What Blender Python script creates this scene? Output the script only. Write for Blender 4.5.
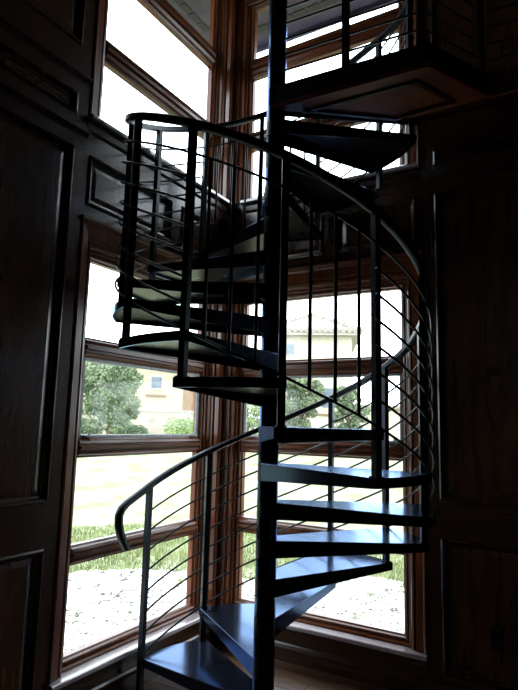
import bpy, bmesh, math, random
from mathutils import Vector, Matrix

# ------------------------------------------------------------------ reset
for o in list(bpy.data.objects):
    bpy.data.objects.remove(o)
SC = bpy.context.scene
COL = SC.collection
R = math.radians
rng = random.Random(7)

# ------------------------------------------------------------------ camera
F_PX, YAW, PITCH, ROLL = 555.83, 0.53996, 0.14052, 0.02547
CAM = Vector((1.5455, -2.7095, 1.6128))
fw = Vector((-math.sin(YAW) * math.cos(PITCH), math.cos(YAW) * math.cos(PITCH), math.sin(PITCH)))
rt0 = Vector((math.cos(YAW), math.sin(YAW), 0))
up0 = rt0.cross(fw)
rt = math.cos(ROLL) * rt0 + math.sin(ROLL) * up0
up = -math.sin(ROLL) * rt0 + math.cos(ROLL) * up0
cd = bpy.data.cameras.new('camera')
cam = bpy.data.objects.new('camera', cd)
COL.objects.link(cam)
cd.sensor_fit = 'VERTICAL'
cd.sensor_height = 24.0
cd.lens = F_PX / 690 * 24.0
cd.clip_start = 0.02
cd.clip_end = 400
m = Matrix((rt, up, -fw)).transposed().to_4x4()
m.translation = CAM
cam.matrix_world = m
SC.camera = cam

# ------------------------------------------------------------------ sky and exposure
w = bpy.data.worlds.new('sky')
SC.world = w
w.use_nodes = True
bgn = w.node_tree.nodes['Background']
bgn.inputs[0].default_value = (0.82, 0.91, 1.0, 1)
bgn.inputs[1].default_value = 8.0
SC.view_settings.view_transform = 'Standard'
SC.view_settings.look = 'None'
SC.view_settings.exposure = 0.0
SC.view_settings.gamma = 1.0
SC.view_settings.use_curve_mapping = False


# ------------------------------------------------------------------ materials
def new_mat(name):
    mt = bpy.data.materials.new(name)
    mt.use_nodes = True
    nt = mt.node_tree
    return mt, nt, nt.nodes['Principled BSDF']


def noise_mat(name, c1, c2, rough, scale=(1, 1, 1), nscale=8.0, detail=5.0, bump=0.0, spec=0.5,
              metallic=0.0, lo=0.35, hi=0.65, rough2=None, tint=None, coat=0.0):
    mt, nt, b = new_mat(name)
    if tint:
        b.inputs['Specular Tint'].default_value = (*tint, 1)
    if coat:
        b.inputs['Coat Weight'].default_value = coat
        b.inputs['Coat Roughness'].default_value = .14
        b.inputs['Coat IOR'].default_value = 1.6
    tc = nt.nodes.new('ShaderNodeTexCoord')
    mp = nt.nodes.new('ShaderNodeMapping')
    mp.inputs['Scale'].default_value = scale
    nz = nt.nodes.new('ShaderNodeTexNoise')
    nz.inputs['Scale'].default_value = nscale
    nz.inputs['Detail'].default_value = detail
    cr = nt.nodes.new('ShaderNodeValToRGB')
    cr.color_ramp.elements[0].position = lo
    cr.color_ramp.elements[1].position = hi
    cr.color_ramp.elements[0].color = (*c1, 1)
    cr.color_ramp.elements[1].color = (*c2, 1)
    L = nt.links.new
    L(tc.outputs['Object'], mp.inputs[0])
    L(mp.outputs[0], nz.inputs['Vector'])
    L(nz.outputs['Fac'], cr.inputs[0])
    L(cr.outputs[0], b.inputs['Base Color'])
    b.inputs['Roughness'].default_value = rough
    b.inputs['Specular IOR Level'].default_value = spec
    b.inputs['Metallic'].default_value = metallic
    if rough2 is not None:
        mr = nt.nodes.new('ShaderNodeMapRange')
        mr.inputs['To Min'].default_value = rough
        mr.inputs['To Max'].default_value = rough2
        L(nz.outputs['Fac'], mr.inputs['Value'])
        L(mr.outputs[0], b.inputs['Roughness'])
    if bump:
        bp = nt.nodes.new('ShaderNodeBump')
        bp.inputs['Strength'].default_value = bump
        bp.inputs['Distance'].default_value = 0.01
        L(nz.outputs['Fac'], bp.inputs['Height'])
        L(bp.outputs[0], b.inputs['Normal'])
    return mt


M = {}
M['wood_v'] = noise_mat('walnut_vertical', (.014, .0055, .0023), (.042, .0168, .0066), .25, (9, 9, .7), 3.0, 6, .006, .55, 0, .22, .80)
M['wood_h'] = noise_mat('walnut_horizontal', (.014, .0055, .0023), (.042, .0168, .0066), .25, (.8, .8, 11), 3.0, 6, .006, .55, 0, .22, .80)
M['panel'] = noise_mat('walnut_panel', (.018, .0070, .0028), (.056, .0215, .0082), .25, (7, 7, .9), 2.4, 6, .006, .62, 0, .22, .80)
M['frame_v'] = noise_mat('cherry_vertical', (.050, .0125, .0046), (.175, .050, .0168), .28, (14, 14, .8), 3.0, 6, .02, .34, 0, .24, .80)
M['frame_h'] = noise_mat('cherry_horizontal', (.050, .0125, .0046), (.175, .050, .0168), .28, (.9, .9, 16), 3.0, 6, .02, .34, 0, .24, .80)
M['sill'] = noise_mat('lacquered_sill', (.21, .165, .165), (.34, .29, .30), .28, (.9, .9, 16), 3.0, 6, .03, .5, coat=1.0)  # pale base: part of the lacquer's window sheen is put into the colour
M['floor'] = noise_mat('oak_floor', (.034, .013, .0045), (.105, .045, .016), .38, (1.2, 14, 14), 3.0, 6, .05)
M['steel'] = noise_mat('black_steel', (.003, .0033, .0045), (.006, .0066, .009), .34, (1, 1, 1), 22, 3, .02, .20, 0, .3, .7, .44, tint=(.60, .76, 1.0))  # blue specular tint puts sky colour into the highlights


def tread_mat():
    """black satin enamel, gloss tinted blue"""
    mt, nt, b_ = new_mat('black_tread_plate')
    nt.nodes.remove(b_)
    L = nt.links.new
    tc = nt.nodes.new('ShaderNodeTexCoord')
    nz = nt.nodes.new('ShaderNodeTexNoise')
    nz.inputs['Scale'].default_value = 14
    L(tc.outputs['Object'], nz.inputs['Vector'])
    mr = nt.nodes.new('ShaderNodeMapRange')
    mr.inputs['To Min'].default_value = .12
    mr.inputs['To Max'].default_value = .22
    L(nz.outputs['Fac'], mr.inputs['Value'])
    df = nt.nodes.new('ShaderNodeBsdfDiffuse')
    df.inputs[0].default_value = (.005, .006, .009, 1)
    gl = nt.nodes.new('ShaderNodeBsdfGlossy')
    gl.inputs[0].default_value = (.42, .60, 1.0, 1)  # blue of the mirrored sky put into the gloss colour
    L(mr.outputs[0], gl.inputs['Roughness'])
    fr = nt.nodes.new('ShaderNodeFresnel')
    fr.inputs[0].default_value = 1.5
    mx = nt.nodes.new('ShaderNodeMixShader')
    L(fr.outputs[0], mx.inputs[0])
    L(df.outputs[0], mx.inputs[1])
    L(gl.outputs[0], mx.inputs[2])
    L(mx.outputs[0], nt.nodes['Material Output'].inputs[0])
    return mt


M['tread'] = tread_mat()
M['ply'] = noise_mat('tread_pan', (.006, .006, .006), (.007, .007, .0065), .24, (1, 1, 1), 9, 4, 0, .11, 0, .3, .7, .34)
M['alu'] = noise_mat('grey_aluminium', (.20, .21, .22), (.30, .31, .32), .4, (1, 1, 1), 30, 2)
M['black'] = noise_mat('black_plastic', (.004, .004, .004), (.006, .006, .006), .8, (1, 1, 1), 20, 2, 0, .1)
M['ceil'] = noise_mat('ceiling_plaster', (.10, .08, .06), (.13, .105, .08), .8, (1, 1, 1), 6, 4)
M['lawn'] = noise_mat('lawn', (.15, .16, .085), (.28, .285, .185), .9, (1, 1, 1), 1.6, 8, .3, .1)
M['blade'] = noise_mat('grass_blade', (.13, .17, .055), (.30, .33, .15), .8, (1, 1, 1), 2.0, 4, 0, .1)
M['gravel'] = noise_mat('pale_gravel', (.34, .32, .28), (.60, .57, .52), .95, (1, 1, 1), 34, 8, .6, .1, 0, .36, .50)
M['pebble'] = noise_mat('grey_pebble', (.11, .10, .085), (.50, .47, .41), .9, (1, 1, 1), 5, 5, .2, .1, 0, .40, .60)
M['stucco'] = noise_mat('cream_stucco', (.30, .26, .18), (.35, .305, .22), .95, (1, 1, 1), 3, 6, .2, .1)
M['stucco2'] = noise_mat('beige_stucco', (.36, .33, .25), (.42, .385, .30), .95, (1, 1, 1), 3, 6, .2, .1)
M['tan'] = noise_mat('tan_trim', (.17, .10, .055), (.20, .12, .07), .9, (1, 1, 1), 4, 4, .1, .1)
M['tile'] = noise_mat('clay_tile', (.20, .17, .14), (.32, .28, .24), .9, (1, 1, 1), 1.6, 6, .3, .1)
M['dglass'] = noise_mat('dark_window_glass', (.07, .09, .11), (.11, .13, .15), .15, (1, 1, 1), 2, 3)
M['white'] = noise_mat('white_trim', (.30, .28, .23), (.36, .34, .29), .8, (1, 1, 1), 5, 3)
M['leaf'] = noise_mat('tree_leaf', (.075, .105, .055), (.165, .205, .115), .7, (1, 1, 1), 1.3, 4, 0, .2)
M['leaf_dark'] = noise_mat('shrub_leaf_dark', (.060, .095, .05), (.125, .170, .09), .7, (1, 1, 1), 2.0, 4, 0, .2)
M['leaf_light'] = noise_mat('shrub_leaf_light', (.13, .20, .06), (.27, .34, .12), .7, (1, 1, 1), 2.0, 4, 0, .2)
M['bark'] = noise_mat('bark', (.09, .065, .045), (.18, .14, .10), .9, (4, 4, .8), 5, 6, .5, .1)
M['soffit'] = noise_mat('grey_soffit', (.062, .053, .068), (.088, .076, .095), .9, (1, 1, 1), 5, 4, .1, .1)
M['fascia'] = noise_mat('slate_fascia', (.060, .052, .090), (.080, .070, .120), .8, (1, 1, 1), 5, 4, .1, .1)
M['grille'] = noise_mat('vent_grille', (.010, .010, .010), (.016, .016, .016), .7, (1, 1, 1), 20, 3)


def stone_mat():
    mt, nt, b = new_mat('stone_veneer')
    tc = nt.nodes.new('ShaderNodeTexCoord')
    v = nt.nodes.new('ShaderNodeTexVoronoi')
    v.inputs['Scale'].default_value = 2.6
    cr = nt.nodes.new('ShaderNodeValToRGB')
    cr.color_ramp.elements[0].color = (.19, .165, .13, 1)
    cr.color_ramp.elements[1].color = (.34, .30, .24, 1)
    nt.links.new(tc.outputs['Object'], v.inputs['Vector'])
    nt.links.new(v.outputs['Color'], cr.inputs[0])
    nt.links.new(cr.outputs[0], b.inputs['Base Color'])
    b.inputs['Roughness'].default_value = .95
    return mt


M['stone'] = stone_mat()


def glass_mat():
    mt, nt, b = new_mat('window_glass')
    nt.nodes.remove(b)
    out = nt.nodes['Material Output']
    tr = nt.nodes.new('ShaderNodeBsdfTransparent')
    tr.inputs[0].default_value = (.97, .985, .98, 1)
    gl = nt.nodes.new('ShaderNodeBsdfGlossy')
    gl.inputs['Roughness'].default_value = .02
    lw = nt.nodes.new('ShaderNodeLayerWeight')
    lw.inputs['Blend'].default_value = .5
    pw = nt.nodes.new('ShaderNodeMath')
    pw.operation = 'POWER'
    pw.inputs[1].default_value = 5.0
    nt.links.new(lw.outputs['Facing'], pw.inputs[0])
    fr = nt.nodes.new('ShaderNodeMath')
    fr.operation = 'MULTIPLY_ADD'
    fr.inputs[1].default_value = .55
    fr.inputs[2].default_value = .012
    nt.links.new(pw.outputs[0], fr.inputs[0])
    mx = nt.nodes.new('ShaderNodeMixShader')
    nt.links.new(fr.outputs[0], mx.inputs[0])
    nt.links.new(tr.outputs[0], mx.inputs[1])
    nt.links.new(gl.outputs[0], mx.inputs[2])
    nt.links.new(mx.outputs[0], out.inputs[0])
    return mt


M['glass'] = glass_mat()


# ------------------------------------------------------------------ mesh helpers
class MB:
    def __init__(s):
        s.v = []
        s.f = []

    def add(s, vs, fs):
        o = len(s.v)
        s.v += [tuple(v) for v in vs]
        s.f += [tuple(i + o for i in f) for f in fs]
        return s

    def box(s, lo, hi, mp=None):
        x0, y0, z0 = lo
        x1, y1, z1 = hi
        vs = [(x0, y0, z0), (x1, y0, z0), (x1, y1, z0), (x0, y1, z0),
              (x0, y0, z1), (x1, y0, z1), (x1, y1, z1), (x0, y1, z1)]
        if mp:
            vs = [mp(*v) for v in vs]
        return s.add(vs, [(0, 3, 2, 1), (4, 5, 6, 7), (0, 1, 5, 4), (1, 2, 6, 5), (2, 3, 7, 6), (3, 0, 4, 7)])

    def prism(s, poly, z0, z1):
        n = len(poly)
        vs = [(x, y, z0) for x, y in poly] + [(x, y, z1) for x, y in poly]
        fs = [tuple(reversed(range(n))), tuple(range(n, 2 * n))]
        fs += [(i, (i + 1) % n, n + (i + 1) % n, n + i) for i in range(n)]
        return s.add(vs, fs)

    def loft(s, rings, closed=False, cap=True):
        """rings: list of lists of points with the same count"""
        n = len(rings[0])
        vs = [p for r in rings for p in r]
        fs = []
        k = len(rings)
        for i in range(k if closed else k - 1):
            a, b = i * n, ((i + 1) % k) * n
            for j in range(n):
                j2 = (j + 1) % n
                fs.append((a + j, a + j2, b + j2, b + j))
        if cap and not closed:
            fs.append(tuple(reversed(range(n))))
            fs.append(tuple(range((k - 1) * n, k * n)))
        return s.add(vs, fs)

    def tube(s, pts, r, seg=8):
        pts = [Vector(p) for p in pts]
        rings = []
        for i, p in enumerate(pts):
            t = (pts[min(i + 1, len(pts) - 1)] - pts[max(i - 1, 0)]).normalized()
            ref = Vector((0, 0, 1)) if abs(t.z) < .95 else Vector((1, 0, 0))
            a = t.cross(ref).normalized()
            b = a.cross(t).normalized()
            rr = r[i] if isinstance(r, (list, tuple)) else r
            rings.append([p + rr * (math.cos(q) * a + math.sin(q) * b)
                          for q in (2 * math.pi * j / seg for j in range(seg))])
        return s.loft(rings)

    def lathe(s, prof, seg=24, c=(0, 0)):
        rings = []
        for r_, z in prof:
            rings.append([(c[0] + r_ * math.cos(2 * math.pi * j / seg), c[1] + r_ * math.sin(2 * math.pi * j / seg), z)
                          for j in range(seg)])
        return s.loft(rings)

    def mesh(s, name, mat, smooth=False):
        me = bpy.data.meshes.new(name)
        me.from_pydata(s.v, [], s.f)
        bm = bmesh.new()
        bm.from_mesh(me)
        bmesh.ops.recalc_face_normals(bm, faces=bm.faces)
        bm.to_mesh(me)
        bm.free()
        me.materials.append(M[mat])
        if smooth:
            for p in me.polygons:
                p.use_smooth = True
            me.set_sharp_from_angle(angle=R(40))
        return me

    def build(s, name, mat, parent=None, smooth=False):
        o = bpy.data.objects.new(name, s.mesh(name, mat, smooth))
        COL.objects.link(o)
        o.parent = parent
        return o


def tag(o, label=None, cat=None, group=None, kind=None):
    if label: o['label'] = label
    if cat: o['category'] = cat
    if group: o['group'] = group
    if kind: o['kind'] = kind
    return o


def empty(name, loc=(0, 0, 0), rz=0):
    o = bpy.data.objects.new(name, None)
    COL.objects.link(o)
    o.location = loc
    o.rotation_euler.z = rz
    o.empty_display_size = .1
    return o


# ------------------------------------------------------------------ wall coordinate systems: u along the wall, z up, n into the room
XG, YG = -1.0364, 1.0225            # the two glass planes
NW = 0.075                          # wall face in front of the glass


def WL(u, z, n): return (XG + n, u, z)


def WR(u, z, n): return (u, YG - n, z)


ZC = 5.62                           # ceiling
# glass openings
ZLOW = (.3108, 2.5631)
ZUP = (3.462, 5.18)
UL = (-.4335, .7060)
UR = (-.8060, .4490)
SASH, CAS = .058, .165
CASR_L = .128                       # the narrow casing beside the corner


def wbox(mb, mp, u0, u1, z0, z1, n0, n1):
    return mb.box((u0, z0, n0), (u1, z1, n1), mp)


def ring_frame(mb, mp, u0, u1, z0, z1, prof):
    """mitred rectangular frame; prof = closed list of (offset outwards, n)"""
    rings = []
    for su, sz in ((-1, -1), (1, -1), (1, 1), (-1, 1)):
        rings.append([mp((u0 - o) if su < 0 else (u1 + o), (z0 - o) if sz < 0 else (z1 + o), n) for o, n in prof])
    return mb.loft(rings, closed=True)


# ---- wall bodies
YB, XR = -5.6, 5.2                  # far ends of the room


def wall_with_openings(name, mp, ua, ub, openings, label):
    mb = MB()
    u0 = openings[0][0]
    u1 = openings[0][1]
    T0, T1 = -.065, NW
    wbox(mb, mp, ua, u0, 0, ZC, T0, T1)
    wbox(mb, mp, u1, ub, 0, ZC, T0, T1)
    zs = [0]
    for o in openings:
        zs += [o[2], o[3]]
    zs.append(ZC)
    for i in range(0, len(zs), 2):
        wbox(mb, mp, u0, u1, zs[i], zs[i + 1], T0, T1)
    o = mb.build(name, 'wood_v')
    return tag(o, label, 'wall', kind='structure')


J = .06
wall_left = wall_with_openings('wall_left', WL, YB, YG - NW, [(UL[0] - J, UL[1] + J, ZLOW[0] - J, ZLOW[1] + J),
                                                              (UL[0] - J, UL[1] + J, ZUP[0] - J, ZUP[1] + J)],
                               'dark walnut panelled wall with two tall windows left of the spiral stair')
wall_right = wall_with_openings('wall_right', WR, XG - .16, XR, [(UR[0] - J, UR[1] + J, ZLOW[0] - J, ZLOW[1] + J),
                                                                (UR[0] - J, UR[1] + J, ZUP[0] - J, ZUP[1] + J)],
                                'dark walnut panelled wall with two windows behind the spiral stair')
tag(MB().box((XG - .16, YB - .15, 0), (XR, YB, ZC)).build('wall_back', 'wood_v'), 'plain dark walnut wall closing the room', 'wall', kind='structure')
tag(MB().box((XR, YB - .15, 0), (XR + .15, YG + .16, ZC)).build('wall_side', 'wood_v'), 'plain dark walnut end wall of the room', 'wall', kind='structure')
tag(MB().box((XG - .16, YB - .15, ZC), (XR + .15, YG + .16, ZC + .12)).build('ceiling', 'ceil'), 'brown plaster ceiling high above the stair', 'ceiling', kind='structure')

# ---- floor of separate boards
floor = MB().box((XG + NW, YB, -.14), (XR, YG - NW, -.012)).build('floor', 'floor')
tag(floor, 'brown oak board floor under the spiral stair', 'floor', kind='structure')
y = YG - NW
i = 0
while y > -2.2:
    wd = .127
    x = XG + NW - rng.uniform(0, .9)
    while x < 2.6:
        ln = rng.uniform(1.1, 1.9)
        xa, xb = max(x, XG + NW), min(x + ln, 2.8)
        if xb - xa > .05:
            zt = rng.uniform(-.0008, 0)
            mb = MB()
            e = .0022
            mb.add([(xa + .001, y - wd + .001, -.012), (xb - .001, y - wd + .001, -.012), (xb - .001, y - .001, -.012), (xa + .001, y - .001, -.012),
                    (xa + e, y - wd + e, zt), (xb - e, y - wd + e, zt), (xb - e, y - e, zt), (xa + e, y - e, zt)],
                   [(0, 3, 2, 1), (4, 5, 6, 7), (0, 1, 5, 4), (1, 2, 6, 5), (2, 3, 7, 6), (3, 0, 4, 7)])
            mb.build('floor_board', 'floor', floor)
        x += ln
    y -= wd
MB().box((XG + NW, YB, -.012), (XR, y, 0)).build('board_field', 'floor', floor)

# ------------------------------------------------------------------ windows
SASH_PROF = [(0, -.03), (0, .010), (.010, .016), (.016, .030), (.026, .034), (.030, .022), (.036, .022), (.040, .046),
             (.050, .052), (.058, .046), (.058, -.03)]


def cas_prof(wd):
    a = .058
    w_ = wd - a
    return [(a, .02), (a, .070), (a + .10 * w_, .084), (a + .22 * w_, .088), (a + .28 * w_, .080), (a + .34 * w_, .080), (a + .40 * w_, .094),
            (a + .80 * w_, .098), (a + .90 * w_, .108), (a + w_, .104), (a + w_, .02)]


def casing(mb, mp, u0, u1, z0, z1, wl, wr, wt):
    pl, pr, pt = cas_prof(wl), cas_prof(wr), cas_prof(wt)
    r0 = [mp(u0 - o, z0, n) for o, n in pl]
    r1 = [mp(u0 - a[0], z1 + t[0], a[1]) for a, t in zip(pl, pt)]
    r2 = [mp(u1 + a[0], z1 + t[0], a[1]) for a, t in zip(pr, pt)]
    r3 = [mp(u1 + o, z0, n) for o, n in pr]
    mb.loft([r0, r1, r2, r3])
    return mb


def rail_prof(z0, z1):
    h = z1 - z0
    return [(z0, -.03), (z0, .010), (z0 + .10 * h, .016), (z0 + .16 * h, .030), (z0 + .28 * h, .036), (z0 + .32 * h, .024), (z0 + .38 * h, .024),
            (z0 + .42 * h, .044), (z0 + .58 * h, .044), (z0 + .62 * h, .024), (z0 + .68 * h, .024), (z0 + .72 * h, .036), (z0 + .84 * h, .030),
            (z0 + .90 * h, .016), (z1, .010), (z1, -.03)]


def window(name, mp, U, Z, rails, wl, wr, sill_u, label, vent=None, stool=True):
    u0, u1 = U
    z0, z1 = Z
    root = ring_frame(MB(), mp, u0, u1, z0, z1, SASH_PROF).build(name, 'frame_v')
    tag(root, label, 'window', kind='structure')
    zs = [z0]
    for a, b in rails:
        mb = MB()
        p = rail_prof(a, b)
        mb.loft([[mp(u0 - .004, z, n) for z, n in p], [mp(u1 + .004, z, n) for z, n in p]])
        mb.build('transom_rail', 'frame_h', root)
        zs += [a, b]
    zs.append(z1)
    for k in range(0, len(zs), 2):
        pn = wbox(MB(), mp, u0 - .006, u1 + .006, zs[k] - .006, zs[k + 1] + .006, -.012, -.006).build('pane', 'glass', root)
        if vent == k // 2:
            ring_frame(MB(), mp, u0 + .018, u1 - .018, zs[k] + .018, zs[k + 1] - .018,
                       [(0, -.004), (0, .006), (.004, .012), (.018, .012), (.018, -.004)]).build('screen_frame', 'alu', root)
            for uu in (u1 - .05, u0 + .07):
                lt = MB()
                wbox(lt, mp, uu - .03, uu + .03, zs[k] + .002, zs[k] + .012, .006, .03)
                wbox(lt, mp, uu - .008, uu + .008, zs[k] + .012, zs[k] + .03, .012, .024)
                lt.build('latch', 'alu', root)
    casing(MB(), mp, u0, u1, z0 - .058, z1, wl, wr, .208).build('casing', 'frame_v', root)
    # cap moulding above the casing
    p = [(z1 + .200, .07), (z1 + .200, .112), (z1 + .208, .122), (z1 + .220, .122), (z1 + .226, .07)]
    MB().loft([[mp(u0 - wl - .004, z, n) for z, n in p], [mp(u1 + wr + .004 if wr > .15 else u1 + wr, z, n) for z, n in p]]).build('head_cap', 'frame_h', root)
    # stool (inner sill) and apron
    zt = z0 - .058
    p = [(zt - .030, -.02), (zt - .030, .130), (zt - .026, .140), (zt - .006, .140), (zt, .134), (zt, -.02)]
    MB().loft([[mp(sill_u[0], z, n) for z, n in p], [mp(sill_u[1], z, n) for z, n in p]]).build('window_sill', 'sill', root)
    p = [(zt - .110, .07), (zt - .110, .088), (zt - .085, .100), (zt - .050, .104), (zt - .030, .116), (zt - .030, .07)]
    MB().loft([[mp(sill_u[0], z, n) for z, n in p], [mp(sill_u[1], z, n) for z, n in p]]).build('apron_moulding', 'wood_h', root)
    return root


RLOW = [(.7925, .9036), (1.3908, 1.5062), (1.9752, 2.0976)]
RUP = [(3.885, 4.043), (4.538, 4.720)]
YCORN, XCORN = YG - NW, XG + NW
window('window_1', WL, UL, ZLOW, RLOW, CAS, CAS, (UL[0] - CAS - .004, YCORN - .002),
       'tall lower window with four stacked panes in the left wall', vent=2)
window('window_2', WR, UR, ZLOW, RLOW, CASR_L, CAS, (XCORN + .142, UR[1] + CAS + .004),
       'tall lower window with four stacked panes behind the stair pole', vent=2)
window('window_3', WL, UL, ZUP, RUP, CAS, CAS, (UL[0] - CAS - .004, YCORN - .002),
       'upper window with three stacked panes high in the left wall')
window('window_4', WR, UR, ZUP, RUP, CASR_L, CAS, (XCORN + .142, UR[1] + CAS + .004),
       'upper window with three stacked panes above the stair landing')

# reeded corner trim filling the corner between the two windows
for zi, (za, zb) in enumerate(((.255, 2.79), (3.41, ZC))):
    p = [(XCORN - .01, YCORN + .01), (XCORN - .01, UL[1] + CAS - .002), (XCORN + .020, UL[1] + CAS - .002), (XCORN + .028, UL[1] + CAS + .012),
         (XCORN + .020, UL[1] + CAS + .024), (XCORN + .012, UL[1] + CAS + .030), (XCORN + .012, YCORN - .030), (XCORN + .022, YCORN - .022),
         (XCORN + .030, YCORN - .012), (XCORN + .036, YCORN - .012), (XCORN + .036, YCORN + .01)]
    o = MB().prism(p, za, zb).build('trim_%d' % (zi + 1), 'frame_v')
    tag(o, 'reeded wooden corner post between the %s windows' % ('lower', 'upper')[zi], 'trim', kind='structure')

# ------------------------------------------------------------------ wall panelling
def panel_unit(mp, parent, u0, u1, z0, z1):
    """raised moulding around a panel with a bevelled field"""
    mb = MB()
    n0 = NW
    rings = []
    prof = [(0, n0 - .002), (0, n0 + .030), (-.010, n0 + .036), (-.020, n0 + .028), (-.026, n0 + .012), (-.040, n0 + .008), (-.040, n0 - .002)]
    ring_frame(mb, mp, u0, u1, z0, z1, prof)
    mb.build('panel_moulding', 'wood_v', parent)
    e = .038
    a, b, c, d = u0 + e, u1 - e, z0 + e, z1 - e
    g = .035 if (z1 - z0) > .25 else .015
    vs = [mp(a, c, n0 - .002), mp(b, c, n0 - .002), mp(b, d, n0 - .002), mp(a, d, n0 - .002),
          mp(a, c, n0 + .003), mp(b, c, n0 + .003), mp(b, d, n0 + .003), mp(a, d, n0 + .003),
          mp(a + g, c + g, n0 + .010), mp(b - g, c + g, n0 + .010), mp(b - g, d - g, n0 + .010), mp(a + g, d - g, n0 + .010)]
    fs = [(0, 3, 2, 1), (0, 1, 5, 4), (1, 2, 6, 5), (2, 3, 7, 6), (3, 0, 4, 7), (4, 5, 9, 8), (5, 6, 10, 9), (6, 7, 11, 10), (7, 4, 8, 11), (8, 9, 10, 11)]
    MB().add(vs, fs).build('panel', 'panel', parent)


def board(mp, parent, name, u0, u1, z0, z1, horiz=True, t=.022):
    wbox(MB(), mp, u0, u1, z0, z1, NW - .002, NW + t).build(name, 'wood_h' if horiz else 'wood_v', parent)


def ledge(mp, parent, u0, u1, z, hgt=.05, out=.055, name='belt_moulding'):
    n = NW
    p = [(z - hgt, n - .002), (z - hgt, n + .022), (z - hgt * .7, n + .026), (z - hgt * .35, n + out * .8), (z - hgt * .25, n + out), (z, n + out), (z, n - .002)]
    MB().loft([[mp(u0, zz, nn) for zz, nn in p], [mp(u1, zz, nn) for zz, nn in p]]).build(name, 'wood_h', parent)


ROWS = [(.17, .943), (1.173, 3.165), (3.368, 3.495), (3.80, 5.34)]
RAILZ = [(.12, .17), (.943, 1.173), (3.165, 3.368), (3.495, 3.80), (5.34, ZC)]


def panel_bays(mp, parent, bays, ua, ub, skip_rows=()):
    for (a, b) in bays:
        for z0, z1 in ROWS:
            panel_unit(mp, parent, a, b, z0, z1)
        for z0, z1 in RAILZ:
            board(mp, parent, 'panel_rail', a, b, z0, z1)
    edges = [ua] + [v for bay in bays for v in bay] + [ub]
    for k in range(0, len(edges), 2):
        if edges[k + 1] - edges[k] > .005:
            board(mp, parent, 'stile', edges[k], edges[k + 1], .12, ZC, False)


LB = []
u = -.690
while u > YB + 1.0:
    LB.append((u - .90, u))
    u -= 1.02
LB.reverse()
panel_bays(WL, wall_left, LB, YB, UL[0] - CAS - .006)
ledge(WL, wall_left, YB, -.604, 3.285, .045, .05)
ledge(WL, wall_left, YB, -.604, 3.62, .05, .05)
RB = []
u = .706
while u < XR - 1.0:
    RB.append((u, u + .90))
    u += 1.02
panel_bays(WR, wall_right, RB, UR[1] + CAS + .006, XR)
ledge(WR, wall_right, .620, XR, 3.285, .045, .05)


def between(mp, parent, ua, ub, bays):
    for a, b in bays:
        panel_unit(mp, parent, a, b, 2.858, 3.162)
    edges = [ua] + [v for bay in bays for v in bay] + [ub]
    for k in range(0, len(edges), 2):
        board(mp, parent, 'stile', edges[k], edges[k + 1], 2.858, 3.162, False)
    board(mp, parent, 'panel_rail', ua, ub, 2.792, 2.858)
    board(mp, parent, 'panel_rail', ua, ub, 3.162, 3.294)


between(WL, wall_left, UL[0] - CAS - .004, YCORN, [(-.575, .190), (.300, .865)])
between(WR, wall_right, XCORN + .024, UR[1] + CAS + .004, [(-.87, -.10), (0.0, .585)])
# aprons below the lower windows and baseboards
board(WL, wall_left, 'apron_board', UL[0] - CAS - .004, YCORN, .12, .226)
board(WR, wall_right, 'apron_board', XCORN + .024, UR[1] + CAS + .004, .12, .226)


def baseboard(name, mp, u0, u1, label):
    n = NW
    p = [(0, n - .002), (0, n + .034), (.085, n + .034), (.105, n + .028), (.12, n + .014), (.12, n - .002)]
    o = MB().loft([[mp(u0, z, q) for z, q in p], [mp(u1, z, q) for z, q in p]]).build(name, 'wood_h')
    tag(o, label, 'baseboard', kind='structure')


baseboard('baseboard_left', WL, YB, YCORN, 'dark walnut baseboard along the left window wall')
baseboard('baseboard_right', WR, XCORN + .036, XR, 'dark walnut baseboard along the wall behind the stair')

# outlet plate
ot = MB()
p_out = [(0, NW + .004), (0, NW + .017), (-.004, NW + .020)]
wbox(ot, WR, .978, 1.053, .362, .488, NW + .008, NW + .019)
outlet = ot.build('outlet_plate', 'black')
for zc in (.398, .452):
    wbox(MB(), WR, 1.0155 - .017, 1.0155 + .017, zc - .014, zc + .014, NW + .018, NW + .023).build('socket', 'black', outlet)
tag(outlet, 'black electrical outlet plate low on the dark wall panel', 'outlet')

# ------------------------------------------------------------------ spiral staircase
H = .2
TH0, DT = 177.3, 29.35
RT = .876           # tread outer radius
RP = .850           # post circle
NT = 17
stair = empty('spiral_staircase')
tag(stair, 'black steel spiral staircase with wedge treads and curved bar railing', 'staircase')


def theta(n): return TH0 - (n - 1) * DT


def nose_z(th): return H + (TH0 - th) / DT * H


def cyl(th, r, z): return Vector((r * math.cos(R(th)), r * math.sin(R(th)), z))


# pole
MB().lathe([(.0001, .012), (.0565, .012), (.0565, 4.74), (.054, 4.76), (.0001, 4.765)], 32).build('pole', 'tread', stair, True)
MB().lathe([(.0001, 0), (.14, 0), (.14, .010), (.134, .014), (.0001, .014)], 32).build('base_plate', 'steel', stair, True)

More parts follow.
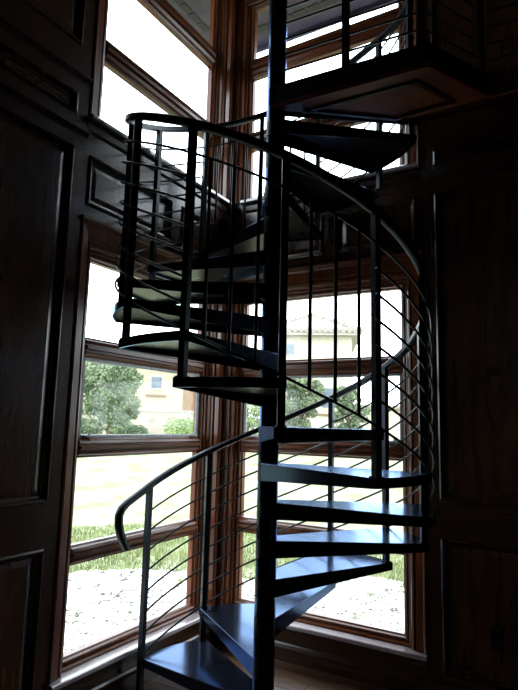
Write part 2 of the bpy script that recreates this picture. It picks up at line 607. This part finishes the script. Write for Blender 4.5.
# tread: nose at angle 0, rear at -DT, top at z = 0
def make_tread():
    mid = R(-DT / 2)
    px, py = -math.sin(mid), math.cos(mid)
    hw = .058
    cx, cy = .0 * math.cos(mid), .0 * math.sin(mid)
    inner_n = (cx + px * hw, cy + py * hw)
    inner_r = (cx - px * hw, cy - py * hw)
    K = 12
    arc = []
    for k in range(K + 1):
        a = R(1.6 - (DT + 3.2) * k / K)
        arc.append((RT * math.cos(a), RT * math.sin(a)))
    poly = [inner_n] + arc + [inner_r]
    g = Vector((.52 * math.cos(mid), .52 * math.sin(mid)))

    def shrink(p, d_):
        v = g - Vector(p)
        return tuple(Vector(p) + v.normalized() * d_)
    n = len(poly)
    mb = MB()
    # top plate with a small rounded edge
    top = [shrink(p, .003) for p in poly]
    mb.loft([[(x, y_, -.008) for x, y_ in poly], [(x, y_, -.002) for x, y_ in poly], [(x, y_, 0) for x, y_ in top]])

    def depth(i):
        return .092 if i in (0, n - 1) else .044
    for i in range(n - 1):
        p, q = poly[i], poly[i + 1]
        pi, qi = shrink(p, .014), shrink(q, .014)
        d0, d1 = depth(i), depth(i + 1)
        mb.loft([[(*p, -.006), (*pi, -.006), (*pi, -d0), (*p, -d0)],
                 [(*q, -.006), (*qi, -.006), (*qi, -d1), (*q, -d1)]])
    plate = MB()
    inset = [shrink(p, .016) for p in poly]
    plate.prism(inset, -.030, -.020)
    hub = MB().lathe([(.0560, -.094), (.0572, -.094), (.0576, -.090), (.0576, -.004), (.0572, .0), (.0560, .0)], 28)
    return mb.mesh('tread', 'tread'), plate.mesh('underside_board', 'ply'), hub.mesh('hub_collar', 'steel', True)


t_me, t_pl, t_hub = make_tread()
for n in range(1, NT + 1):
    t = bpy.data.objects.new('tread', t_me)
    COL.objects.link(t)
    t.parent = stair
    t.location = (0, 0, n * H)
    t.rotation_euler.z = R(theta(n))
    for nm, me in (('underside_board', t_pl), ('hub_collar', t_hub)):
        o = bpy.data.objects.new(nm, me)
        COL.objects.link(o)
        o.parent = t

# handrail -------------------------------------------------------------
def hand_off(th):
    t = min(max((TH0 - th) / 277.0, 0), 1)
    return 1.025 - .072 * t


def sweep_rail(pts, hw, hh):
    """rounded rectangular section kept upright"""
    pts = [Vector(p) for p in pts]
    mb = MB()
    sec = []
    b = .35
    for sx, sy in ((1, -1), (1, 1), (-1, 1), (-1, -1)):
        if sx == sy:
            sec += [(sx, sy * (1 - b)), (sx * (1 - b), sy)]
        else:
            sec += [(sx * (1 - b), sy), (sx, sy * (1 - b))]
    rings = []
    for i, p in enumerate(pts):
        t = (pts[min(i + 1, len(pts) - 1)] - pts[max(i - 1, 0)]).normalized()
        flat = Vector((p.x, p.y, 0)).normalized()
        side = (flat - flat.dot(t) * t).normalized()
        upv = t.cross(side).normalized()
        rings.append([p + side * (hw * x) + upv * (hh * y_) for x, y_ in sec])
    return mb.loft(rings)


hp = [(191.3, .868, .865), (193.6, .872, .910), (195.8, .875, .965), (197.2, .876, 1.020), (197.4, .876, 1.065), (195.8, .874, 1.100), (192.6, .870, 1.126),
      (188.5, .864, 1.150), (184.0, .858, 1.178)]
path = [cyl(a, r_, z) for a, r_, z in hp]
th = 180.0
TOP_TH = TH0 - 459.0 + 0          # about 78 degrees on the second turn
while th > -280.1:
    path.append(cyl(th, .855, nose_z(th) + hand_off(th)))
    th -= 3.0
zl = path[-1].z
for k, (a, dz) in enumerate(((-284, .020), (-289, .036), (-295, .046), (-302, .052), (-310, .055), (-318, .057), (-322, .058))):
    path.append(cyl(a, .855, zl + dz))
sweep_rail(path, .022, .018).build('handrail', 'steel', stair, True)

# posts -----------------------------------------------------------------
def post_theta(n):
    return {1: 179.6, 17: -297.0}.get(n, theta(n) + .4)


def rail_z(th):
    if th < -280:
        return zl + .05
    return nose_z(th) + hand_off(th)


for n in range(1, NT + 2):
    a = post_theta(n)
    z0 = .012 if n == 1 else (n - 1) * H
    z1 = rail_z(a) - .010
    o = MB().box((-.0158, -.0158, z0), (.0158, .0158, z1)).build('post', 'steel', stair)
    o.location = (RP * math.cos(R(a)), RP * math.sin(R(a)), 0)
    o.rotation_euler.z = R(a)
    ft = MB().box((-.023, -.023, z0), (.023, .023, z0 + .006)).build('foot_plate', 'steel', o)

# helical bars ------------------------------------------------------------
def bar_off(k, th):
    t = min(max((TH0 - th) / 205.0, 0), 1)
    return .010 + k * (.1205 - .0060 * t)


def bar_z(k, th):
    z = nose_z(th) + bar_off(k, th)
    return z


def helix(k, a0, a1):
    pts = []
    n = max(2, int(abs(a1 - a0) / 4))
    for i in range(n + 1):
        a = a0 + (a1 - a0) * i / n
        pts.append(cyl(a, RP + .022, bar_z(k, a)))
    return pts


P = post_theta
for k in range(8):
    spans = [(P(1) + .4, P(18) - 1.0)] if k in (0, 7) else [(P(1) + .4, P(8) - 1.2), (P(10) + 1.2, P(14) - 1.2), (P(16) + 1.2, P(18) - 1.0)]
    for a0, a1 in spans:
        MB().tube(helix(k, a0, a1), .0062, 8).build('rail_bar', 'steel', stair, True)
for nb in (8, 9, 14, 15):
    for j in (1, 2, 3):
        a = P(nb) + (P(nb + 1) - P(nb)) * (j / 4.0)
        c = cyl(a, RP + .022, 0)
        MB().tube([(c.x, c.y, bar_z(0, a)), (c.x, c.y, bar_z(7, a))], .0078, 10).build('baluster', 'steel', stair, True)

# landing -----------------------------------------------------------------
ZL = 3.605
a18 = R(38.5)
far = .70 / math.cos(a18)
LP = [(-.02, -.055), (.905, -.010), (1.135, .42), (1.135, .50), (.70, .50), (.70, .70 * math.tan(a18) + .03), (-.045, .055)]
land = MB().prism(LP, ZL - .012, ZL)


def strip(mb, p, q, z0, z1, t=.012):
    p, q = Vector(p), Vector(q)
    dv = (q - p).normalized()
    nv = Vector((-dv.y, dv.x)) * t
    mb.add([(*p, z0), (*q, z0), (*(q + nv), z0), (*(p + nv), z0), (*p, z1), (*q, z1), (*(q + nv), z1), (*(p + nv), z1)],
           [(0, 3, 2, 1), (4, 5, 6, 7), (0, 1, 5, 4), (1, 2, 6, 5), (2, 3, 7, 6), (3, 0, 4, 7)])


for i in (0, 1, 5):
    strip(land, LP[i], LP[i + 1], ZL - .115, ZL - .011)
lo = land.build('landing', 'steel', stair)
wb = MB()
inner = [(.02, -.030), (.885, .012), (1.10, .42), (.70, .42), (.69, .50), (.06, .035)]
wb.prism([(.0, -.062), (.913, -.018), (1.145, .42), (.70, .42), (.64, .40), (.03, -.03)], ZL - .146, ZL - .116)
wb.build('underside_board', 'frame_h', lo)
ip = [(.16, .035), (.83, .062), (.97, .36), (.70, .37), (.62, .40)]
mo = MB()
for i in range(len(ip)):
    strip(mo, ip[i], ip[(i + 1) % len(ip)], ZL - .160, ZL - .145, .022)
mo.build('underside_moulding', 'wood_h', lo)

# railing along the free edge of the landing
rail_pts = [(.056, -.030), (.875, .010), (1.108, .43)]
for (px, py) in ((.45, -.010), rail_pts[1], rail_pts[2]):
    o = MB().box((-.018, -.018, ZL), (.018, .018, ZL + .93)).build('post', 'steel', stair)
    o.location = (px, py, 0)
for k in range(9):
    z = ZL + .10 + .1025 * k
    MB().tube([(*q, z) for q in rail_pts], .0062, 8).build('rail_bar', 'steel', stair, True)
MB().tube([(*q, ZL + .945) for q in rail_pts], .021, 12).build('handrail', 'steel', stair, True)

# ------------------------------------------------------------------ gallery along the wall
gal = MB().box((.702, .425, 3.47), (XR, YCORN - .001, 3.585)).build('floor_gallery', 'wood_h')
tag(gal, 'dark wooden gallery walkway meeting the stair landing along the wall', 'gallery', kind='structure')
MB().box((.702, .425, 3.585), (XR, YCORN - .001, 3.605)).build('deck', 'floor', gal)
p = [(3.455, .400), (3.455, .424), (3.60, .424), (3.60, .408), (3.50, .404)]
MB().loft([[(1.14, y_, z) for z, y_ in p], [(XR, y_, z) for z, y_ in p]]).build('edge_board', 'frame_h', gal)
for k in range(4):
    x0 = .78 + k * 1.1
    mbp = MB()
    ring_frame(mbp, lambda u_, v_, n_: (u_, v_, 3.47 - n_), x0, x0 + 1.0, .50, .88, [(0, -.001), (0, .016), (-.012, .020), (-.024, .010), (-.024, -.001)])
    mbp.build('ceiling_moulding', 'wood_h', gal)
gr = empty('gallery_railing', (1.2, .45, 3.605))
tag(gr, 'black steel bar railing along the edge of the wooden gallery', 'railing')
for k in range(4):
    MB().box((k * 1.2 + .55, -.018, 0), (k * 1.2 + .586, .018, .93)).build('post', 'steel', gr)
for k in range(9):
    z = .10 + .1025 * k
    MB().tube([(-.07, 0, z), (3.9, 0, z)], .0062, 6).build('rail_bar', 'steel', gr, True)
MB().tube([(-.07, 0, .945), (3.9, 0, .945)], .021, 10).build('handrail', 'steel', gr, True)

# ------------------------------------------------------------------ outside: eaves
ZS = 5.50
OV = .77
xo, yo = XG - .16, YG + .16
eave = MB()
eave.prism([(xo - OV + .16, yo + OV - .16), (xo - OV + .16, -3.5), (xo, -3.5), (xo, yo), (4, yo), (4, yo + OV - .16)], ZS, ZS + .04)
eo = eave.build('roof_eave', 'fascia')
tag(eo, 'slate grey roof overhang with vent grilles seen through the upper windows', 'eave', kind='structure')
# vented inner board
ib = .48
MB().prism([(xo - ib, yo + ib), (xo - ib, -3.5), (xo, -3.5), (xo, yo), (4, yo), (4, yo + ib)], ZS - .025, ZS - .001).build('soffit_board', 'soffit', eo)
for k in range(22):
    x = -1.40 + k * .141
    MB().box((x, yo + .325, ZS - .034), (x + .118, yo + .395, ZS - .024)).build('vent_grille', 'grille', eo)
for k in range(20):
    yv = 1.30 - k * .141
    MB().box((xo - .395, yv - .118, ZS - .034), (xo - .325, yv, ZS - .024)).build('vent_grille', 'grille', eo)
fb = MB()
fb.box((xo - OV + .14, -3.5, ZS - .05), (xo - OV + .165, yo + OV - .135, ZS + .20))
fb.box((xo - OV + .14, yo + OV - .165, ZS - .05), (4, yo + OV - .135, ZS + .20))
fb.build('fascia_board', 'fascia', eo)

# ------------------------------------------------------------------ outside: ground
def dist_out(x, y_):
    """distance outside the two window walls"""
    dx = max(XG - .16 - x, 0)
    dy = max(y_ - YG - .16, 0)
    return math.hypot(dx, dy)


def ground_z(x, y_):
    d_ = dist_out(x, y_)
    t = min(max((d_ - 3.5) / 16.0, 0), 1.4)
    base = -.16 + 1.02 * (t if t < 1 else 1 + (t - 1) * .25)
    if t < .25:
        base = -.16 + 1.02 * (t * t / .25 * .5 + t * .5)
    return base


def grid_mesh(name, mat, xs, ys, zoff, keep, jitter=0.0):
    mb = MB()
    idx = {}
    vs, fs = [], []
    for i_, x in enumerate(xs):
        for j_, y_ in enumerate(ys):
            idx[i_, j_] = len(vs)
            vs.append((x, y_, ground_z(x, y_) + zoff))
    for i_ in range(len(xs) - 1):
        for j_ in range(len(ys) - 1):
            cx, cy = (xs[i_] + xs[i_ + 1]) / 2, (ys[j_] + ys[j_ + 1]) / 2
            if keep(cx, cy):
                fs.append((idx[i_, j_], idx[i_ + 1, j_], idx[i_ + 1, j_ + 1], idx[i_, j_ + 1]))
    me = bpy.data.meshes.new(name)
    me.from_pydata(vs, [], fs)
    bm = bmesh.new()
    bm.from_mesh(me)
    bmesh.ops.delete(bm, geom=[v for v in bm.verts if not v.link_faces], context='VERTS')
    bm.to_mesh(me)
    bm.free()
    me.materials.append(M[mat])
    for p_ in me.polygons:
        p_.use_smooth = True
    o = bpy.data.objects.new(name, me)
    COL.objects.link(o)
    return o


GX = [-70 + 1.5 * k for k in range(0, 39)] + [-12.2 + .55 * k for k in range(0, 19)]
GX = sorted(set([round(v, 3) for v in GX if v < XG - .16] + [XG - .16, 1, 4, 8, 14, 22, 34]))
GY = sorted(set([round(YG + .16 + (k * .5 if k < 24 else 12 + (k - 24) * 1.8), 3) for k in range(58)] + [-30, -18, -10, -6, -4, -2.5, -1, 0, YG + .16]))
gnd = grid_mesh('lawn', 'lawn', GX, GY, 0.0, lambda x, y_: x < XG - .16 or y_ > YG + .16)
tag(gnd, 'pale lawn rising gently away from the house', 'lawn', kind='structure')


def gravel_edge(x, y_):
    return 2.35 + .35 * math.sin(x * 1.7 + y_ * .9) + .2 * math.sin(x * 3.9 - y_ * 2.3)


GX2 = [XG - .16 - .12 * k for k in range(29, 0, -1)] + [XG - .16] + [-.9 + .25 * k for k in range(28)]
GX2 = sorted(set(round(v, 3) for v in GX2))
GY2 = sorted(set(round(v, 3) for v in [YG + .16 + .12 * k for k in range(0, 30)] + [-4 + .25 * k for k in range(20)]))
gv = grid_mesh('gravel_bed', 'gravel', GX2, GY2, .012, lambda x, y_: (x < XG - .16 or y_ > YG + .16) and dist_out(x, y_) < gravel_edge(x, y_))
tag(gv, 'pale gravel bed along the foot of the house outside the windows', 'gravel', kind='structure')

# loose stones and grass blades (nobody could count them)
ico_v = [(0, 0, 1), (.89, 0, .45), (.28, .85, .45), (-.72, .53, .45), (-.72, -.53, .45), (.28, -.85, .45), (0, 0, -.3)]
ico_f = [(0, 1, 2), (0, 2, 3), (0, 3, 4), (0, 4, 5), (0, 5, 1), (6, 2, 1), (6, 3, 2), (6, 4, 3), (6, 5, 4), (6, 1, 5)]


def scatter_pt(dmax):
    while True:
        x, y_ = rng.uniform(-1.2 - dmax, 3.5), rng.uniform(-3.2, 1.2 + dmax)
        if (x < XG - .2 or y_ > YG + .2) and dist_out(x, y_) < dmax:
            return x, y_


sv, sf = [], []
cnt = 0
while cnt < 9000:
    x, y_ = scatter_pt(3.0)
    if dist_out(x, y_) > gravel_edge(x, y_) + rng.uniform(-.3, .25):
        continue
    s = rng.uniform(.007, .022) * (1.6 if rng.random() < .06 else 1)
    a = rng.uniform(0, 6.28)
    ca, sa = math.cos(a), math.sin(a)
    z = ground_z(x, y_) + .012
    o_ = len(sv)
    ex = rng.uniform(.7, 1.4)
    for vx, vy, vz in ico_v:
        vx *= ex
        sv.append((x + s * (vx * ca - vy * sa), y_ + s * (vx * sa + vy * ca), z + s * .7 * vz))
    sf += [tuple(i_ + o_ for i_ in f) for f in ico_f]
    cnt += 1
me = bpy.data.meshes.new('loose_stones')
me.from_pydata(sv, [], sf)
me.materials.append(M['pebble'])
o = bpy.data.objects.new('loose_stones', me)
COL.objects.link(o)
o.parent = gv
tag(o, 'small loose stones scattered over the pale gravel bed', kind='stuff')

bv, bf = [], []


def blade(x, y_, hgt, wd):
    a = rng.uniform(0, 6.28)
    ln = rng.uniform(.1, .6) * hgt
    z = ground_z(x, y_)
    b_ = rng.uniform(0, 6.28)
    o_ = len(bv)
    bv.extend([(x - wd * math.cos(a), y_ - wd * math.sin(a), z - .01), (x + wd * math.cos(a), y_ + wd * math.sin(a), z - .01),
               (x + ln * math.cos(b_), y_ + ln * math.sin(b_), z + hgt)])
    bf.append((o_, o_ + 1, o_ + 2))


cnt = 0
while cnt < 52000:
    x, y_ = scatter_pt(5.0)
    d_ = dist_out(x, y_)
    if d_ < gravel_edge(x, y_) - .15 + rng.uniform(-.2, .3):
        continue
    blade(x, y_, rng.uniform(.03, .08), rng.uniform(.003, .007) * (1 + d_ * .15))
    cnt += 1
for k in range(60):                                   # tufts standing in the gravel
    x, y_ = scatter_pt(2.6)
    if dist_out(x, y_) < .4:
        continue
    rr = rng.uniform(.04, .13)
    for q in range(60):
        blade(x + rng.gauss(0, rr), y_ + rng.gauss(0, rr), rng.uniform(.03, .09), .004)
me = bpy.data.meshes.new('grass')
me.from_pydata(bv, [], bf)
me.materials.append(M['blade'])
o = bpy.data.objects.new('grass', me)
COL.objects.link(o)
tag(o, 'short green grass blades beyond the gravel bed', 'grass', kind='stuff')

# ------------------------------------------------------------------ outside: trees and shrubs
def foliage(mb_v, mb_f, c, rad, n, leaf, r_):
    for k in range(n):
        while True:
            d_ = Vector((r_.uniform(-1, 1), r_.uniform(-1, 1), r_.uniform(-1, 1)))
            if .05 < d_.length < 1:
                break
        d_ = d_.normalized() * (d_.length ** .45)
        p_ = Vector(c) + Vector((d_.x * rad[0], d_.y * rad[1], d_.z * rad[2]))
        q = Vector((r_.gauss(0, 1), r_.gauss(0, 1), r_.gauss(0, 1))).normalized()
        s_ = q.orthogonal().normalized()
        l_ = leaf * r_.uniform(.6, 1.3)
        o_ = len(mb_v)
        mb_v.extend([tuple(p_ - q * l_), tuple(p_ + s_ * l_ * .5), tuple(p_ + q * l_), tuple(p_ - s_ * l_ * .5)])
        mb_f.append((o_, o_ + 1, o_ + 2, o_ + 3))


def raw_obj(name, vs, fs, mat, parent):
    me_ = bpy.data.meshes.new(name)
    me_.from_pydata(vs, [], fs)
    me_.materials.append(M[mat])
    ob = bpy.data.objects.new(name, me_)
    COL.objects.link(ob)
    ob.parent = parent
    return ob


def tree(x, y_, ztop, zlow, width, label, seed, mat='leaf', n=5200, leaf=.075):
    r_ = random.Random(seed)
    gz = ground_z(x, y_)
    root = empty('tree', (x, y_, gz))
    tag(root, label, 'tree')
    hb, ht = zlow - gz, ztop - gz
    tr = MB()
    tr.tube([(0, 0, -.05), (.03, .02, hb * .5), (0, .04, hb), (.02, .0, hb + (ht - hb) * .55)], [.10, .085, .075, .03], 8)
    for k in range(6):
        a = k * 1.05 + r_.uniform(-.3, .3)
        zb = hb + r_.uniform(-.05, .5) * (ht - hb) * .6
        e_ = (math.cos(a) * width * .34, math.sin(a) * width * .34, zb + (ht - hb) * .32)
        tr.tube([(0, .02, zb), (e_[0] * .5, e_[1] * .5, zb + (ht - hb) * .12), e_], [.045, .03, .012], 6)
    tr.build('trunk', 'bark', root, True)
    vs, fs = [], []
    blobs = 46
    zc, rz_ = (hb + ht) / 2, (ht - hb) / 2
    for k in range(blobs):
        dz_ = r_.uniform(-.82, .86)
        a = k * 2.39996 + r_.uniform(-.4, .4)
        rr = width * .40 * math.sqrt(1 - dz_ * dz_ * .9) * r_.uniform(.35, 1.0)
        sz = width * r_.uniform(.10, .17)
        foliage(vs, fs, (rr * math.cos(a), rr * math.sin(a), zc + dz_ * rz_ * .86), (sz, sz, sz * .8), n // blobs, leaf, r_)
    f_ = raw_obj('foliage', vs, fs, mat, root)
    f_['kind'] = 'stuff'
    return root


def shrub(x, y_, wd, hgt, label, seed, mat, n=1800, leaf=.05):
    r_ = random.Random(seed)
    gz = ground_z(x, y_)
    root = empty('shrub', (x, y_, gz))
    tag(root, label, 'shrub')
    st = MB()
    for k in range(5):
        a = k * 1.26
        st.tube([(0, 0, -.04), (math.cos(a) * wd * .12, math.sin(a) * wd * .12, hgt * .3), (math.cos(a) * wd * .26, math.sin(a) * wd * .26, hgt * .7)], [.02, .015, .006], 5)
    st.build('stem', 'bark', root)
    vs, fs = [], []
    for k in range(7):
        a = r_.uniform(0, 6.28)
        foliage(vs, fs, (math.cos(a) * wd * .24, math.sin(a) * wd * .24, hgt * r_.uniform(.42, .64)), (wd * .3, wd * .3, hgt * .38), n // 7, leaf, r_)
    f_ = raw_obj('foliage', vs, fs, mat, root)
    f_['kind'] = 'stuff'


tree(-12.79, 11.24, 3.95, 1.10, 2.95, 'round green tree on the lawn before the cream house', 3, n=14000, leaf=.055)
tree(-7.40, 15.15, 3.9, .95, 1.9, 'green bushy tree on the lawn seen beside the stair pole', 5, n=9000, leaf=.055)
tree(-6.60, 17.70, 3.35, 1.05, 1.7, 'small green tree before the tile roofed house', 8, n=7500, leaf=.055)
tree(-9.25, 14.60, 3.0, 1.0, 1.3, 'slender young tree seen past the corner post', 9, 'leaf_light', n=4000, leaf=.05)
shrub(-14.95, 12.25, 1.15, .95, 'dark rounded shrub beside the trunk of the round tree', 11, 'leaf_dark')
shrub(-13.60, 13.25, 1.15, .75, 'low dark shrub between the round tree and the light shrub', 12, 'leaf_dark')
shrub(-12.22, 14.45, 1.60, 1.05, 'light green domed shrub before the stone base of the cream house', 13, 'leaf_light')
shrub(-15.3, 14.35, .95, .85, 'yellow green shrub behind the trunk of the round tree', 14, 'leaf_light')
shrub(-11.5, 15.6, 1.1, .95, 'green shrub by the tan corner of the cream house', 15, 'leaf')

# ------------------------------------------------------------------ outside: houses
def house(name, A, B, depth, zb, zstone, zeave, zridge, wall_mat, wins, label, hip=True, over=.5, rooftile=True):
    """A, B = ends of the facade on the ground plane; it faces the room"""
    A, B = Vector(A), Vector(B)
    ex = (B - A).normalized()
    ln = (B - A).length
    ey = Vector((-ex.y, ex.x))
    if ey.dot(A - Vector((0, 0))) < 0:
        ey = -ey
    rz = math.atan2(ex.y, ex.x)
    root = empty(name, (A.x, A.y, zb), rz)
    tag(root, label, 'house')
    s = 1 if (Vector((-math.sin(rz), math.cos(rz))) - ey).length < .01 else -1

    def bx(x0, x1, y0, y1, z0, z1):
        ya, yb = sorted((s * y0, s * y1))
        return MB().box((x0, ya, z0), (x1, yb, z1))
    bx(0, ln, 0, depth, -.3, zeave - zb).build('wall', wall_mat, root)
    if zstone:
        bx(-.06, ln + .06, -.10, depth + .06, -.3, zstone - zb).build('stone_base', 'stone', root)
        bx(-.08, ln + .08, -.14, depth + .08, zstone - zb, zstone - zb + .09).build('stone_cap', 'white', root)
    bx(-over, ln + over, -over, depth + over, zeave - zb - .02, zeave - zb + .18).build('eave_board', 'white', root)
    e, r_ = zeave - zb + .18, zridge - zb
    o_ = over + .08
    hd = (depth + 2 * o_) / 2
    rx = min(hd, (ln + 2 * o_) * .47) if hip else 0
    vs = [(-o_, s * -o_, e), (ln + o_, s * -o_, e), (ln + o_, s * (depth + o_), e), (-o_, s * (depth + o_), e),
          (-o_ + rx, s * depth / 2, r_), (ln + o_ - rx, s * depth / 2, r_)]
    rf = MB().add(vs, [(0, 1, 2, 3), (0, 1, 5, 4), (1, 2, 5), (2, 3, 4, 5), (3, 0, 4)]).build('roof', 'tile', root)
    if rooftile:                                  # rounded tile ends along the eave and the hips
        k = 0
        x = -o_
        tm = MB().tube([(0, s * -.06, 0), (0, s * .55, .55 * (r_ - e) / hd)], .13, 8).mesh('roof_tile', 'tile', True)
        while x < ln + o_:
            t_ = bpy.data.objects.new('roof_tile', tm)
            COL.objects.link(t_)
            t_.parent = rf
            t_.location = (x, s * -o_, e + .02)
            x += .34
        for a_, b_ in ((vs[0], vs[4]), (vs[1], vs[5]), (vs[4], vs[5])):
            a_, b_ = Vector(a_), Vector(b_)
            nseg = max(1, int((b_ - a_).length / .45))
            for q in range(nseg):
                p0 = a_.lerp(b_, q / nseg)
                p1 = a_.lerp(b_, (q + .98) / nseg)
                MB().tube([p0 + Vector((0, 0, .05)), p1 + Vector((0, 0, .01))], [.15, .12], 6).build('ridge_tile', 'tile', rf)
    for (x0, x1, z0, z1) in wins:
        f = bx(x0 - .09, x1 + .09, -.05, .1, z0 - zb - .09, z1 - zb + .09).build('window', 'white', root)
        bx(x0, x1, -.06, -.02, z0 - zb, z1 - zb).build('pane', 'dglass', f)
        bx(x0 - .25, x1 + .25, -.12, .1, z0 - zb - .42, z0 - zb - .33).build('ledge', 'tan', root)
    return root, bx, ln


GB = .9
rt_, bx_, ln_ = house('stucco_house', (-24.5, 13.6), (-16.55, 21.2), 9, GB, 2.10, 5.0, 5.75, 'stucco',
                      [(8.55, 9.10, 3.32, 3.92), (3.2, 3.9, 3.3, 4.1)], 'cream stucco house with stone base behind the round tree')
bx_(ln_ - .75, ln_ + .05, -.04, .2, 2.19 - GB, 4.95 - GB).build('corner_board', 'tan', rt_)
rt2, bx2, ln2 = house('tile_roof_house', (-14.35, 25.1), (-10.1, 27.05), 8, GB, None, 6.72, 8.7, 'stucco2',
                      [(.7, 1.4, 5.6, 6.2), (3.0, 3.9, 2.6, 3.7)], 'beige house with hipped tile roof seen behind the stair pole')
bx2(ln2, ln2 + 3.2, 1.0, 6, -.3, 1.75).build('wing_wall', 'stucco2', rt2)
bx2(ln2 - .01, ln2 + 3.5, .7, 6.3, 1.75, 1.95).build('wing_roof', 'tile', rt2)
